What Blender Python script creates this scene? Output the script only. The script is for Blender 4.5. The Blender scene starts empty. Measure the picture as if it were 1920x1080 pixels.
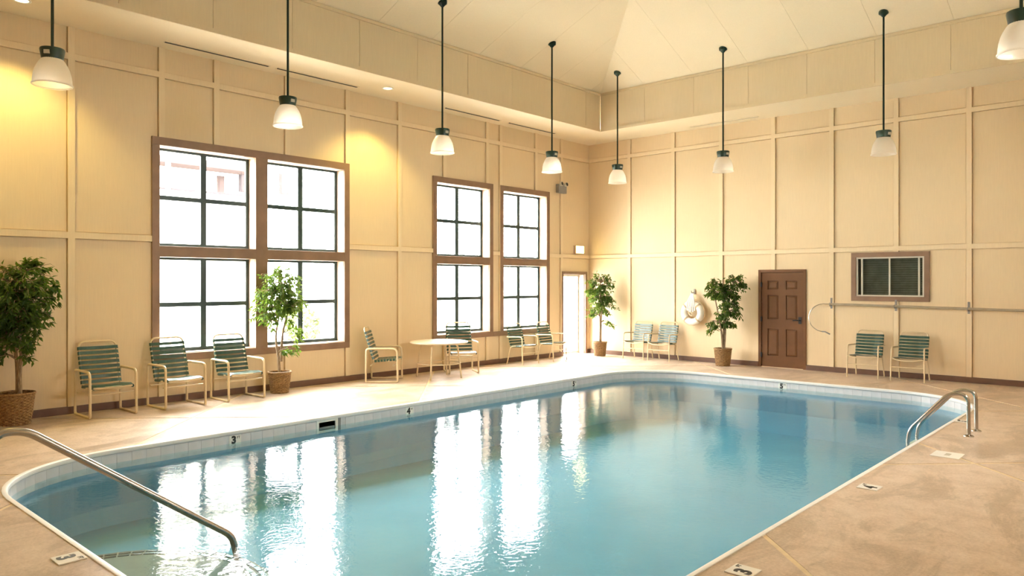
import bpy, bmesh, math, random
from mathutils import Vector, Matrix
PI = math.pi
SC = bpy.context.scene
COL = SC.collection

# ------------------------------------------------------------------ camera
F_PX, YAW = 1394.6, 0.7374
CAM = Vector((11.1283, -15.118, 1.7648))
HORIZON = 529.6
cam_d = bpy.data.cameras.new('camera')
cam_d.sensor_fit = 'HORIZONTAL'; cam_d.sensor_width = 36.0
cam_d.lens = F_PX / 1920 * 36.0
cam_d.shift_y = -(540 - HORIZON) / 1920.0
cam_d.clip_start = 0.05; cam_d.clip_end = 400
cam = bpy.data.objects.new('camera', cam_d); COL.objects.link(cam)
cam.location = CAM
cam.rotation_euler = (PI / 2, 0, YAW)
SC.camera = cam

# ------------------------------------------------------------------ sky, sun, exposure
SKY = 24.0
w = bpy.data.worlds.new('overcast_sky'); SC.world = w; w.use_nodes = True
bg = w.node_tree.nodes['Background']
bg.inputs[0].default_value = (1.0, 0.985, 0.96, 1); bg.inputs[1].default_value = SKY
SC.view_settings.view_transform = 'Standard'
SC.view_settings.look = 'None'
SC.view_settings.exposure = 1.17
SC.view_settings.gamma = 1.0
SC.view_settings.use_curve_mapping = False
try:
    SC.cycles.use_denoising = True
    SC.cycles.max_bounces = 14; SC.cycles.diffuse_bounces = 8; SC.cycles.glossy_bounces = 5
    SC.cycles.transparent_max_bounces = 24; SC.cycles.transmission_bounces = 6
    SC.cycles.sample_clamp_indirect = 12.0
    SC.cycles.caustics_reflective = False; SC.cycles.caustics_refractive = False
except Exception:
    pass

def portal(loc, rot, sx, sy):
    l = bpy.data.lights.new('window_portal', 'AREA'); l.shape = 'RECTANGLE'; l.size = sx; l.size_y = sy
    l.cycles.is_portal = True
    o = bpy.data.objects.new('window_portal', l); COL.objects.link(o)
    o.location = loc; o.rotation_euler = rot
    return o

# room
RX, RY = 12.0, -16.95          # right wall x, near wall y
H, HT, S, SLOPE = 5.2, 6.054, 1.2287, 0.42
# openings: (a0, a1, z0, z1)
W1 = (-10.55, -7.32, 0.70, 3.78)
W2 = (-5.13, -3.60, 0.70, 3.78)
W3 = (-3.18, -1.68, 0.70, 3.78)
D1 = (-1.05, -0.17, 0.0, 1.97)
for a0, a1, z0, z1 in (W1, W2, W3, D1):
    portal((-0.27, (a0 + a1) / 2, (z0 + z1) / 2), (0, -PI / 2, 0), z1 - z0, a1 - a0)
WR = [(-8.4, -5.4, 2.80, 3.78)]     # windows of the right wall
for a0, a1, z0, z1 in WR:
    portal((RX + 0.27, (a0 + a1) / 2, (z0 + z1) / 2), (0, PI / 2, 0), z1 - z0, a1 - a0)

# ------------------------------------------------------------------ materials
def lin(r, g, b):
    f = lambda c: (c / 255 / 12.92) if c / 255 <= 0.04045 else ((c / 255 + 0.055) / 1.055) ** 2.4
    return (f(r), f(g), f(b), 1)

class NT:
    def __init__(s, name):
        s.m = bpy.data.materials.new(name); s.m.use_nodes = True
        s.t = s.m.node_tree; s.t.nodes.clear()
        s.out = s.n('ShaderNodeOutputMaterial')
    def n(s, typ, **kw):
        x = s.t.nodes.new(typ)
        for k, v in kw.items():
            setattr(x, k, v)
        return x
    def l(s, a, b):
        s.t.links.new(a, b)
    def pos(s, scale=(1, 1, 1), rot=(0, 0, 0)):
        g = s.n('ShaderNodeNewGeometry'); mp = s.n('ShaderNodeMapping')
        mp.inputs['Scale'].default_value = scale; mp.inputs['Rotation'].default_value = rot
        s.l(g.outputs['Position'], mp.inputs['Vector']); return mp.outputs['Vector']
    def objpos(s, scale=(1, 1, 1)):
        g = s.n('ShaderNodeTexCoord'); mp = s.n('ShaderNodeMapping')
        mp.inputs['Scale'].default_value = scale
        s.l(g.outputs['Object'], mp.inputs['Vector']); return mp.outputs['Vector']
    def noise(s, vec, scale, detail=4, rough=0.55, dist=0.0):
        x = s.n('ShaderNodeTexNoise'); x.inputs['Scale'].default_value = scale
        x.inputs['Detail'].default_value = detail; x.inputs['Roughness'].default_value = rough
        x.inputs['Distortion'].default_value = dist
        s.l(vec, x.inputs['Vector']); return x.outputs['Fac']
    def ramp(s, fac, stops):
        x = s.n('ShaderNodeValToRGB'); e = x.color_ramp.elements
        while len(e) < len(stops): e.new(0.5)
        for el, (p, c) in zip(e, stops):
            el.position = p; el.color = c
        s.l(fac, x.inputs['Fac']); return x.outputs['Color']
    def mix(s, fac, a, b, blend='MIX'):
        x = s.n('ShaderNodeMix', data_type='RGBA', blend_type=blend)
        for sock, v in ((x.inputs['Factor'], fac), (x.inputs['A'], a), (x.inputs['B'], b)):
            pass
        fs = x.inputs[0]; A = x.inputs[6]; B = x.inputs[7]
        for sock, v in ((fs, fac), (A, a), (B, b)):
            if hasattr(v, 'is_linked') or hasattr(v, 'links'): s.l(v, sock)
            else: sock.default_value = v
        return x.outputs[2]
    def bump(s, h, strength=0.3, dist=0.01):
        x = s.n('ShaderNodeBump'); x.inputs['Strength'].default_value = strength
        x.inputs['Distance'].default_value = dist
        s.l(h, x.inputs['Height']); return x.outputs['Normal']
    def principled(s, color, rough=0.6, metal=0.0, normal=None, spec=0.5, emit=None, emit_s=0):
        b = s.n('ShaderNodeBsdfPrincipled')
        if hasattr(color, 'links'): s.l(color, b.inputs['Base Color'])
        else: b.inputs['Base Color'].default_value = color
        if hasattr(rough, 'links'): s.l(rough, b.inputs['Roughness'])
        else: b.inputs['Roughness'].default_value = rough
        b.inputs['Metallic'].default_value = metal
        b.inputs['Specular IOR Level'].default_value = spec
        if normal is not None: s.l(normal, b.inputs['Normal'])
        if emit is not None:
            b.inputs['Emission Color'].default_value = emit; b.inputs['Emission Strength'].default_value = emit_s
        return b
    def fresnel(s, ior, normal=None):
        g = s.n('ShaderNodeNewGeometry'); mx = s.n('ShaderNodeMix', data_type='FLOAT')
        mx.inputs[2].default_value = ior; mx.inputs[3].default_value = 1.0 / ior
        s.l(g.outputs['Backfacing'], mx.inputs[0])
        fr = s.n('ShaderNodeFresnel'); s.l(mx.outputs[0], fr.inputs['IOR'])
        if normal is not None: s.l(normal, fr.inputs['Normal'])
        return fr
    def fin(s, b):
        s.l(b.outputs[0], s.out.inputs['Surface']); return s.m

def m_plain(name, c, rough=0.5, metal=0.0, var=0.12, scale=9.0, spec=0.5, bumpd=0.0):
    t = NT(name); v = t.objpos()
    f = t.noise(v, scale, 5)
    c0 = tuple(x * (1 - var) for x in c[:3]) + (1,); c1 = tuple(min(1, x * (1 + var)) for x in c[:3]) + (1,)
    col = t.ramp(f, [(0.3, c0), (0.7, c1)])
    nrm = t.bump(t.noise(v, scale * 6, 3), 0.25, bumpd) if bumpd else None
    return t.fin(t.principled(col, rough, metal, nrm, spec))

M = {}
def build_materials():
    # painted plywood siding: vertical grain
    for nm, c in (('wall', (0.72, 0.575, 0.375)), ('batten', (0.75, 0.61, 0.41)), ('ceil', (0.78, 0.68, 0.50)), ('fascia', (0.68, 0.565, 0.38))):
        t = NT(nm + '_paint'); v = t.pos((9, 9, 0.55)); v2 = t.pos((0.6, 0.6, 0.6))
        g = t.noise(v, 6, 6, 0.65); lg = t.noise(v2, 1.2, 4)
        k = lambda q: (c[0] * q, c[1] * q, c[2] * q, 1)
        col = t.ramp(g, [(0.25, k(0.93)), (0.75, k(1.05))])
        col = t.mix(0.35, col, t.ramp(lg, [(0.3, k(0.93)), (0.7, k(1.06))]))
        M[nm] = t.fin(t.principled(col, 0.62, 0, t.bump(g, 0.35, 0.004), 0.3))
    M['brown'] = m_plain('brown_trim', (0.235, 0.140, 0.085), 0.5, var=0.12, scale=4)
    M['base'] = m_plain('brown_vinyl_base', (0.135, 0.070, 0.045), 0.45, var=0.1)
    M['door'] = m_plain('brown_door_paint', (0.150, 0.068, 0.028), 0.55, var=0.12, scale=3, spec=0.25)
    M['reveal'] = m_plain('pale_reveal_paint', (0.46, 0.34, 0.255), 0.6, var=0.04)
    M['sash'] = m_plain('dark_green_sash', (0.018, 0.040, 0.036), 0.4, var=0.15)
    M['lampgreen'] = m_plain('dark_green_metal', (0.010, 0.035, 0.024), 0.35, var=0.1)
    M['dark'] = m_plain('dark_slot', (0.012, 0.012, 0.016), 0.7)
    M['white'] = m_plain('white_enamel', (0.82, 0.81, 0.77), 0.35, var=0.03)
    M['frame_white'] = m_plain('grey_white_aluminium', (0.55, 0.52, 0.44), 0.45, var=0.05)
    M['tan'] = m_plain('almond_powder_coat', (0.66, 0.53, 0.33), 0.38, var=0.06)
    M['slat'] = m_plain('dark_grey_slat', (0.42, 0.42, 0.37), 0.6, var=0.2)
    M['polegrey'] = m_plain('aged_aluminium', (0.36, 0.30, 0.21), 0.45, var=0.1)
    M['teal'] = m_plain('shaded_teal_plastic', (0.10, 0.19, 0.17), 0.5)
    M['black'] = m_plain('black_paint', (0.015, 0.013, 0.012), 0.5)
    M['greypl'] = m_plain('grey_plastic', (0.25, 0.24, 0.23), 0.5, var=0.1)
    M['rope'] = m_plain('pale_rope', (0.62, 0.50, 0.34), 0.8, scale=60, bumpd=0.004)
    M['ring'] = m_plain('white_ring_plastic', (0.86, 0.84, 0.78), 0.45, var=0.03)
    M['table'] = m_plain('almond_table_top', (0.72, 0.60, 0.45), 0.35, var=0.04)
    M['smudge'] = m_plain('faded_grey_print', (0.52, 0.50, 0.42), 0.6)
    # stainless steel
    t = NT('stainless_steel'); v = t.objpos((4, 4, 60))
    M['steel'] = t.fin(t.principled((0.44, 0.405, 0.36, 1), 0.22, 1.0, t.bump(t.noise(v, 5, 2), 0.04, 0.002)))
    # green vinyl strap
    t = NT('green_vinyl'); v = t.objpos((3, 3, 3))
    col = t.ramp(t.noise(v, 8, 4), [(0.3, (0.016, 0.058, 0.040, 1)), (0.7, (0.030, 0.090, 0.066, 1))])
    M['vinyl'] = t.fin(t.principled(col, 0.32, 0, None, 0.6))
    # deck concrete
    t = NT('deck_concrete'); v = t.pos(); vs = t.pos((1.0, 0.45, 1), (0, 0, 0.75))
    big = t.noise(vs, 1.35, 10, 0.70, 0.9); mid = t.noise(v, 4, 8, 0.72, 0.3); fine = t.noise(v, 45, 4, 0.7)
    base = t.ramp(mid, [(0.30, (0.46, 0.35, 0.262, 1)), (0.50, (0.67, 0.53, 0.42, 1)), (0.70, (0.80, 0.67, 0.56, 1))])
    stain = t.ramp(big, [(0.50, (0, 0, 0, 1)), (0.56, (0.7, 0.7, 0.7, 1)), (0.68, (1, 1, 1, 1))])
    col = t.mix(stain, base, t.mix(0.66, base, (0.185, 0.125, 0.068, 1)))
    col = t.mix(0.36, col, t.ramp(fine, [(0.3, (0.32, 0.235, 0.17, 1)), (0.7, (0.80, 0.66, 0.54, 1))]))
    oi = t.n('ShaderNodeObjectInfo')
    col = t.mix(t.ramp(oi.outputs['Random'], [(0.0, (0, 0, 0, 1)), (1.0, (0.22, 0.22, 0.22, 1))]), col, (0.36, 0.265, 0.18, 1))
    rough = t.ramp(big, [(0.4, (0.42, 0.42, 0.42, 1)), (0.7, (0.28, 0.28, 0.28, 1))])
    M['deck'] = t.fin(t.principled(col, rough, 0, t.bump(fine, 0.15, 0.002), 0.45))
    M['joint'] = m_plain('tan_joint_sealant', (0.74, 0.60, 0.39), 0.7, var=0.1)
    # pool
    M['coping'] = m_plain('white_coping', (0.84, 0.82, 0.80), 0.4, var=0.03)
    t = NT('pool_tile'); v = t.objpos()
    M['tile'] = t.fin(t.principled(t.ramp(t.noise(v, 6, 3), [(0.3, (0.66, 0.65, 0.67, 1)), (0.7, (0.74, 0.72, 0.75, 1))]), 0.25, 0, None, 0.5))
    t = NT('pool_plaster'); v = t.pos()
    M['plaster'] = t.fin(t.principled(t.ramp(t.noise(v, 0.8, 5), [(0.3, (0.105, 0.315, 0.475, 1)), (0.7, (0.140, 0.370, 0.535, 1))]), 0.7))
    M['tread'] = m_plain('step_plaster', (0.27, 0.28, 0.24), 0.7, var=0.06)
    M['grout'] = m_plain('tile_grout', (0.62, 0.61, 0.63), 0.8)
    M['nosing'] = m_plain('black_nosing_tile', (0.02, 0.025, 0.028), 0.3)
    # water
    t = NT('pool_water')
    v = t.pos((1, 1, 1)); v2 = t.pos((1.0, 0.5, 1), (0, 0, 0.5))
    h1 = t.noise(v, 19, 3, 0.5, 0.2); h2 = t.noise(v2, 2.6, 2, 0.5)
    mx = t.n('ShaderNodeMath', operation='MULTIPLY_ADD'); t.l(h2, mx.inputs[0]); mx.inputs[1].default_value = 2.0; t.l(h1, mx.inputs[2])
    nrm = t.bump(mx.outputs[0], 1.0, 0.0017)
    fr = t.fresnel(1.34, nrm)
    gl = t.n('ShaderNodeBsdfGlossy'); gl.inputs['Roughness'].default_value = 0.03; t.l(nrm, gl.inputs['Normal'])
    tr = t.n('ShaderNodeBsdfTransparent'); tr.inputs['Color'].default_value = (0.80, 0.96, 0.965, 1)
    ms = t.n('ShaderNodeMixShader'); t.l(fr.outputs[0], ms.inputs[0]); t.l(tr.outputs[0], ms.inputs[1]); t.l(gl.outputs[0], ms.inputs[2])
    M['water'] = t.fin(ms)
    # clear glass
    for nm, tint, ior in (('glass', (0.97, 0.985, 0.98, 1), 1.45), ('darkglass', (0.60, 0.64, 0.62, 1), 1.5)):
        t = NT(nm); fr = t.fresnel(ior)
        gl = t.n('ShaderNodeBsdfGlossy'); gl.inputs['Roughness'].default_value = 0.02
        tr = t.n('ShaderNodeBsdfTransparent'); tr.inputs['Color'].default_value = tint
        ms = t.n('ShaderNodeMixShader'); t.l(fr.outputs[0], ms.inputs[0]); t.l(tr.outputs[0], ms.inputs[1]); t.l(gl.outputs[0], ms.inputs[2])
        M[nm] = t.fin(ms)
    # pendant shade: translucent ribbed glass
    t = NT('frosted_shade'); d = t.n('ShaderNodeBsdfDiffuse'); d.inputs[0].default_value = (0.90, 0.84, 0.76, 1)
    tl = t.n('ShaderNodeBsdfTranslucent'); tl.inputs[0].default_value = (0.92, 0.87, 0.80, 1)
    ms = t.n('ShaderNodeMixShader'); ms.inputs[0].default_value = 0.55
    t.l(d.outputs[0], ms.inputs[1]); t.l(tl.outputs[0], ms.inputs[2])
    gl = t.n('ShaderNodeBsdfGlossy'); gl.inputs['Roughness'].default_value = 0.15
    m2 = t.n('ShaderNodeMixShader'); m2.inputs[0].default_value = 0.07
    t.l(ms.outputs[0], m2.inputs[1]); t.l(gl.outputs[0], m2.inputs[2]); M['shade'] = t.fin(m2)
    # leaves
    for nm, ca, cb in (('leaf', (0.020, 0.062, 0.010, 1), (0.070, 0.150, 0.024, 1)),):
        t = NT(nm); v = t.objpos(); f = t.noise(v, 14, 3)
        col = t.ramp(f, [(0.3, ca), (0.7, cb)])
        p = t.principled(col, 0.42, 0, None, 0.4)
        tl = t.n('ShaderNodeBsdfTranslucent'); t.l(t.mix(0.5, col, (0.30, 0.42, 0.04, 1)), tl.inputs[0])
        ms = t.n('ShaderNodeMixShader'); ms.inputs[0].default_value = 0.45
        t.l(p.outputs[0], ms.inputs[1]); t.l(tl.outputs[0], ms.inputs[2]); M[nm] = t.fin(ms)
    t = NT('bark'); v = t.objpos((6, 6, 1.5)); f = t.noise(v, 9, 5)
    M['bark'] = t.fin(t.principled(t.ramp(f, [(0.3, (0.16, 0.10, 0.055, 1)), (0.7, (0.40, 0.30, 0.19, 1))]), 0.8, 0, t.bump(f, 0.5, 0.01)))
    t = NT('wicker'); v = t.objpos((1, 1, 2.5)); f = t.noise(v, 30, 4, 0.7)
    M['wicker'] = t.fin(t.principled(t.ramp(f, [(0.32, (0.085, 0.040, 0.014, 1)), (0.5, (0.27, 0.15, 0.055, 1)), (0.72, (0.44, 0.28, 0.12, 1))]), 0.65, 0, t.bump(f, 0.6, 0.006)))
    M['soil'] = m_plain('dark_moss', (0.10, 0.065, 0.035), 0.95, var=0.4, scale=40, bumpd=0.01)
    # lit things
    t = NT('exit_face'); e = t.n('ShaderNodeEmission'); e.inputs[0].default_value = (1.0, 0.80, 0.30, 1); e.inputs[1].default_value = 9.0; M['exitface'] = t.fin(e)
    t = NT('lamp_lens'); e = t.n('ShaderNodeEmission'); e.inputs[0].default_value = (1.0, 0.86, 0.48, 1); e.inputs[1].default_value = 3.0; M['lens'] = t.fin(e)
    # outdoors
    M['ground'] = m_plain('pale_pavement', (0.60, 0.59, 0.55), 0.9, var=0.1, scale=0.7)
    M['siding'] = m_plain('white_siding', (0.80, 0.78, 0.74), 0.8, var=0.05)
    M['redroof'] = m_plain('red_fascia', (0.044, 0.0335, 0.0335), 0.9, spec=0.0)
    M['greypost'] = m_plain('mauve_grey_panel', (0.031, 0.027, 0.030), 0.9, spec=0.0)
    M['shrub'] = m_plain('pale_shrub', (0.11, 0.13, 0.05), 0.8, var=0.4, scale=6)
build_materials()

# ------------------------------------------------------------------ mesh helpers
def new_obj(name, me, mat, parent=None):
    o = bpy.data.objects.new(name, me); COL.objects.link(o)
    if mat is not None:
        if not me.materials: me.materials.append(M[mat] if isinstance(mat, str) else mat)
    if parent is not None: o.parent = parent
    return o

def from_bm(name, bm, mat, parent=None, smooth=False, bevel=0):
    bmesh.ops.recalc_face_normals(bm, faces=bm.faces[:])
    me = bpy.data.meshes.new(name); bm.to_mesh(me); bm.free()
    if smooth:
        for p in me.polygons: p.use_smooth = True
        try: me.set_sharp_from_angle(angle=math.radians(40))
        except Exception: pass
    o = new_obj(name, me, mat, parent)
    if bevel:
        b = o.modifiers.new('bevel', 'BEVEL'); b.width = bevel; b.segments = 2; b.limit_method = 'ANGLE'
    return o

def box(bm, x0, x1, y0, y1, z0, z1):
    x0, x1 = min(x0, x1), max(x0, x1); y0, y1 = min(y0, y1), max(y0, y1); z0, z1 = min(z0, z1), max(z0, z1)
    v = [bm.verts.new(p) for p in ((x0, y0, z0), (x1, y0, z0), (x1, y1, z0), (x0, y1, z0), (x0, y0, z1), (x1, y0, z1), (x1, y1, z1), (x0, y1, z1))]
    for f in ((0, 3, 2, 1), (4, 5, 6, 7), (0, 1, 5, 4), (1, 2, 6, 5), (2, 3, 7, 6), (3, 0, 4, 7)):
        bm.faces.new([v[i] for i in f])

def boxes(name, lst, mat, parent=None, bevel=0):
    bm = bmesh.new()
    for b in lst: box(bm, *b)
    return from_bm(name, bm, mat, parent, bevel=bevel)

def fillet(pts, rad, n=5, closed=False):
    pts = [Vector(p) for p in pts]; out = []; L = len(pts)
    for i, p in enumerate(pts):
        if not closed and i in (0, L - 1): out.append(p); continue
        a = pts[(i - 1) % L]; b = pts[(i + 1) % L]
        r = rad[i] if isinstance(rad, (list, tuple)) else rad
        r = min(r, (a - p).length * 0.49, (b - p).length * 0.49)
        if r < 1e-4: out.append(p); continue
        p0 = p + (a - p).normalized() * r; p1 = p + (b - p).normalized() * r
        for k in range(n + 1):
            t = k / n; out.append((1 - t) ** 2 * p0 + 2 * t * (1 - t) * p + t * t * p1)
    return out

def tube(bm, pts, r, seg=8, closed=False, caps=True):
    pts = [Vector(p) for p in pts]; n = len(pts)
    rr = r if isinstance(r, (list, tuple)) else [r] * n
    rings = []; up = None
    for i, p in enumerate(pts):
        if closed: d = (pts[(i + 1) % n] - pts[(i - 1) % n])
        else: d = pts[min(i + 1, n - 1)] - pts[max(i - 1, 0)]
        d.normalize()
        if up is None:
            up = Vector((0, 0, 1)) if abs(d.z) < 0.9 else Vector((1, 0, 0))
        s = d.cross(up)
        if s.length < 1e-5: s = d.orthogonal()
        s.normalize(); up = s.cross(d).normalized()
        rings.append([bm.verts.new(p + rr[i] * (math.cos(2 * PI * k / seg) * s + math.sin(2 * PI * k / seg) * up)) for k in range(seg)])
    for i in range(n if closed else n - 1):
        A, B = rings[i], rings[(i + 1) % n]
        off = 0
        if closed and i == n - 1:
            off = min(range(seg), key=lambda o: (A[0].co - B[o].co).length)
        for k in range(seg):
            bm.faces.new((A[k], A[(k + 1) % seg], B[(k + 1 + off) % seg], B[(k + off) % seg]))
    if not closed and caps:
        bm.faces.new(rings[0][::-1]); bm.faces.new(rings[-1])

def tube_obj(name, pts, r, mat, parent=None, seg=8, closed=False):
    bm = bmesh.new(); tube(bm, pts, r, seg, closed)
    return from_bm(name, bm, mat, parent, smooth=True)

def lathe(bm, prof, seg=24, c=(0, 0, 0), mod=None, cap0=False, cap1=False):
    rings = []
    for j, (r, z) in enumerate(prof):
        ring = []
        for k in range(seg):
            a = 2 * PI * k / seg; rr = r + (mod(j, k) if mod else 0)
            ring.append(bm.verts.new((c[0] + rr * math.cos(a), c[1] + rr * math.sin(a), c[2] + z)))
        rings.append(ring)
    for A, B in zip(rings, rings[1:]):
        for k in range(seg): bm.faces.new((A[k], A[(k + 1) % seg], B[(k + 1) % seg], B[k]))
    if cap0: bm.faces.new(rings[0][::-1])
    if cap1: bm.faces.new(rings[-1])

def lathe_obj(name, prof, mat, parent=None, seg=24, c=(0, 0, 0), mod=None, cap0=False, cap1=False, smooth=True):
    bm = bmesh.new(); lathe(bm, prof, seg, c, mod, cap0, cap1)
    return from_bm(name, bm, mat, parent, smooth=smooth)

def poly_prism(bm, pts, d):
    """pts planar polygon (Vectors), extruded by vector d"""
    a = [bm.verts.new(p) for p in pts]; b = [bm.verts.new(Vector(p) + d) for p in pts]
    bm.faces.new(a); bm.faces.new(b[::-1])
    n = len(a)
    for i in range(n): bm.faces.new((a[i], b[i], b[(i + 1) % n], a[(i + 1) % n]))

def empty(name, loc=(0, 0, 0), rz=0.0):
    o = bpy.data.objects.new(name, None); COL.objects.link(o)
    o.location = loc; o.rotation_euler = (0, 0, rz); o.empty_display_size = 0.2
    return o

def tag(o, label, cat, group=None, kind=None):
    o['label'] = label; o['category'] = cat
    if group: o['group'] = group
    if kind: o['kind'] = kind
    return o

def struct(o, label=None, cat=None):
    o['kind'] = 'structure'
    if label: o['label'] = label
    if cat: o['category'] = cat
    return o

def copy_tree(o, parent=None):
    c = o.copy(); COL.objects.link(c); c.parent = parent
    for ch in list(o.children): copy_tree(ch, c)
    return c

def text_mesh(body, size, ext=0.001, offset=0.0):
    cu = bpy.data.curves.new('text', 'FONT'); cu.body = body; cu.size = size; cu.extrude = ext; cu.offset = offset
    cu.align_x = 'CENTER'; cu.align_y = 'CENTER'; cu.resolution_u = 4
    o = bpy.data.objects.new('text', cu); COL.objects.link(o)
    dg = bpy.context.evaluated_depsgraph_get()
    me = bpy.data.meshes.new_from_object(o.evaluated_get(dg))
    bpy.data.objects.remove(o); bpy.data.curves.remove(cu)
    me.materials.clear()
    return me

# wall coordinate systems: a along the wall, z up, d out of the wall into the room
WALL = {'left': lambda a, z, d: (d, a, z), 'back': lambda a, z, d: (a, -d, z),
        'right': lambda a, z, d: (RX - d, a, z), 'near': lambda a, z, d: (a, RY + d, z)}
def wbox(wl, a0, a1, z0, z1, d0, d1):
    p = WALL[wl](a0, z0, d0); q = WALL[wl](a1, z1, d1)
    return (p[0], q[0], p[1], q[1], p[2], q[2])

def cut_rects(a0, a1, z0, z1, holes):
    """rectangle minus holes, as a list of rectangles"""
    As = sorted({a0, a1} | {h[0] for h in holes if a0 < h[0] < a1} | {h[1] for h in holes if a0 < h[1] < a1})
    out = []
    for A, B in zip(As, As[1:]):
        m = (A + B) / 2; segs = [(z0, z1)]
        for h in holes:
            if h[0] < m < h[1]:
                ns = []
                for s0, s1 in segs:
                    if h[3] <= s0 or h[2] >= s1: ns.append((s0, s1)); continue
                    if h[2] > s0: ns.append((s0, h[2]))
                    if h[3] < s1: ns.append((h[3], s1))
                segs = ns
        out += [(A, B, s0, s1) for s0, s1 in segs if s1 - s0 > 1e-4]
    return out

ZM, ZU, BW, BT = 2.40, 4.80, 0.085, 0.030
def make_wall(side, a0, a1, battens, holes, casings, detail=True):
    core = boxes('wall_' + side, [wbox(side, A, B, z0, z1, -0.25, -0.02) for A, B, z0, z1 in cut_rects(a0 - 0.25, a1 + 0.25, 0, H + 0.3, holes)], 'wall')
    struct(core, {'left': 'cream panelled wall with the tall windows', 'back': 'cream panelled wall with the brown door',
                  'right': 'cream panelled wall on the right', 'near': 'cream panelled wall nearest the viewer'}[side], 'wall')
    bs = [a0] + list(battens) + [a1]
    zs = [0.0, ZM, ZU, H]
    for A, B in zip(bs, bs[1:]):
        for z0, z1 in zip(zs, zs[1:]):
            g = BW / 2 + 0.010
            r = cut_rects(A + g * (A > a0), B - g * (B < a1), z0 + g * (z0 > 0), z1 - g * (z1 < H), holes)
            if r: boxes('wall_panel', [wbox(side, *q, -0.02, 0.0) for q in r], 'wall', core)
    for b in battens:
        for z0, z1 in ((0.10, ZM - BW / 2), (ZM + BW / 2, ZU - BW / 2), (ZU + BW / 2, H)):
            r = cut_rects(b - BW / 2, b + BW / 2, z0, z1, casings)
            if r: boxes('batten', [wbox(side, *q, -0.02, BT) for q in r], 'batten', core)
    for z in (ZM, ZU):
        for q in cut_rects(a0, a1, z - BW / 2, z + BW / 2, casings):
            boxes('batten', [wbox(side, *q, -0.02, BT)], 'batten', core)
    return core

BAT_L = [-15.27, -14.08, -12.89, -11.70, -10.51, -9.68, -8.46, -7.26, -6.07, -4.91, -3.67, -3.25, -2.06, -1.12]
BAT_B = [1.21, 2.40, 3.58, 4.75, 5.93, 7.10, 8.28, 9.46, 10.65]
CW = 0.10
C1 = (W1[0] - CW, W1[1] + CW, W1[2] - 0.10, W1[3] + 0.11)
C2 = (W2[0] - CW, W2[1] + CW, W2[2] - 0.10, W2[3] + 0.11)
C3 = (W3[0] - CW, W3[1] + CW, W3[2] - 0.10, W3[3] + 0.11)
CD1 = (D1[0] - 0.08, D1[1] + 0.07, 0, D1[3] + 0.06)
D2 = (4.49, 5.37, 0.0, 1.97)
CD2 = (4.43, 5.43, 0, 2.03)
W4 = (6.39, 7.57, 1.50, 2.245)
C4 = (6.30, 7.66, 1.41, 2.335)
CR = [(a - CW, b + CW, c - 0.1, d + 0.11) for a, b, c, d in WR]
wall_left = make_wall('left', RY, 0, BAT_L, [W1, W2, W3, D1], [C1, C2, C3, CD1])
wall_back = make_wall('back', 0, RX, BAT_B, [D2, W4], [C4, CD2])
wall_right = make_wall('right', RY, 0, [-15.4, -14.2, -12.9, -11.7, -10.5, -9.2, -7.1, -4.9, -3.4, -2.2, -1.0], WR, CR)
wall_near = make_wall('near', 0, RX, BAT_B, [], [])

# baseboards
def baseboard(side, n, segs):
    o = boxes('baseboard_' + side, [wbox(side, a, b, 0, 0.10, 0.0, 0.034) for a, b in segs], 'base', bevel=0.004)
    struct(o, 'brown vinyl baseboard along the %s wall' % side, 'baseboard')
baseboard('left', 0, [(RY, CD1[0]), (CD1[1], 0)])
baseboard('back', 0, [(0.034, CD2[0]), (CD2[1], RX)])
baseboard('right', 0, [(RY, 0)])
baseboard('near', 0, [(0, RX)])

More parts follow.
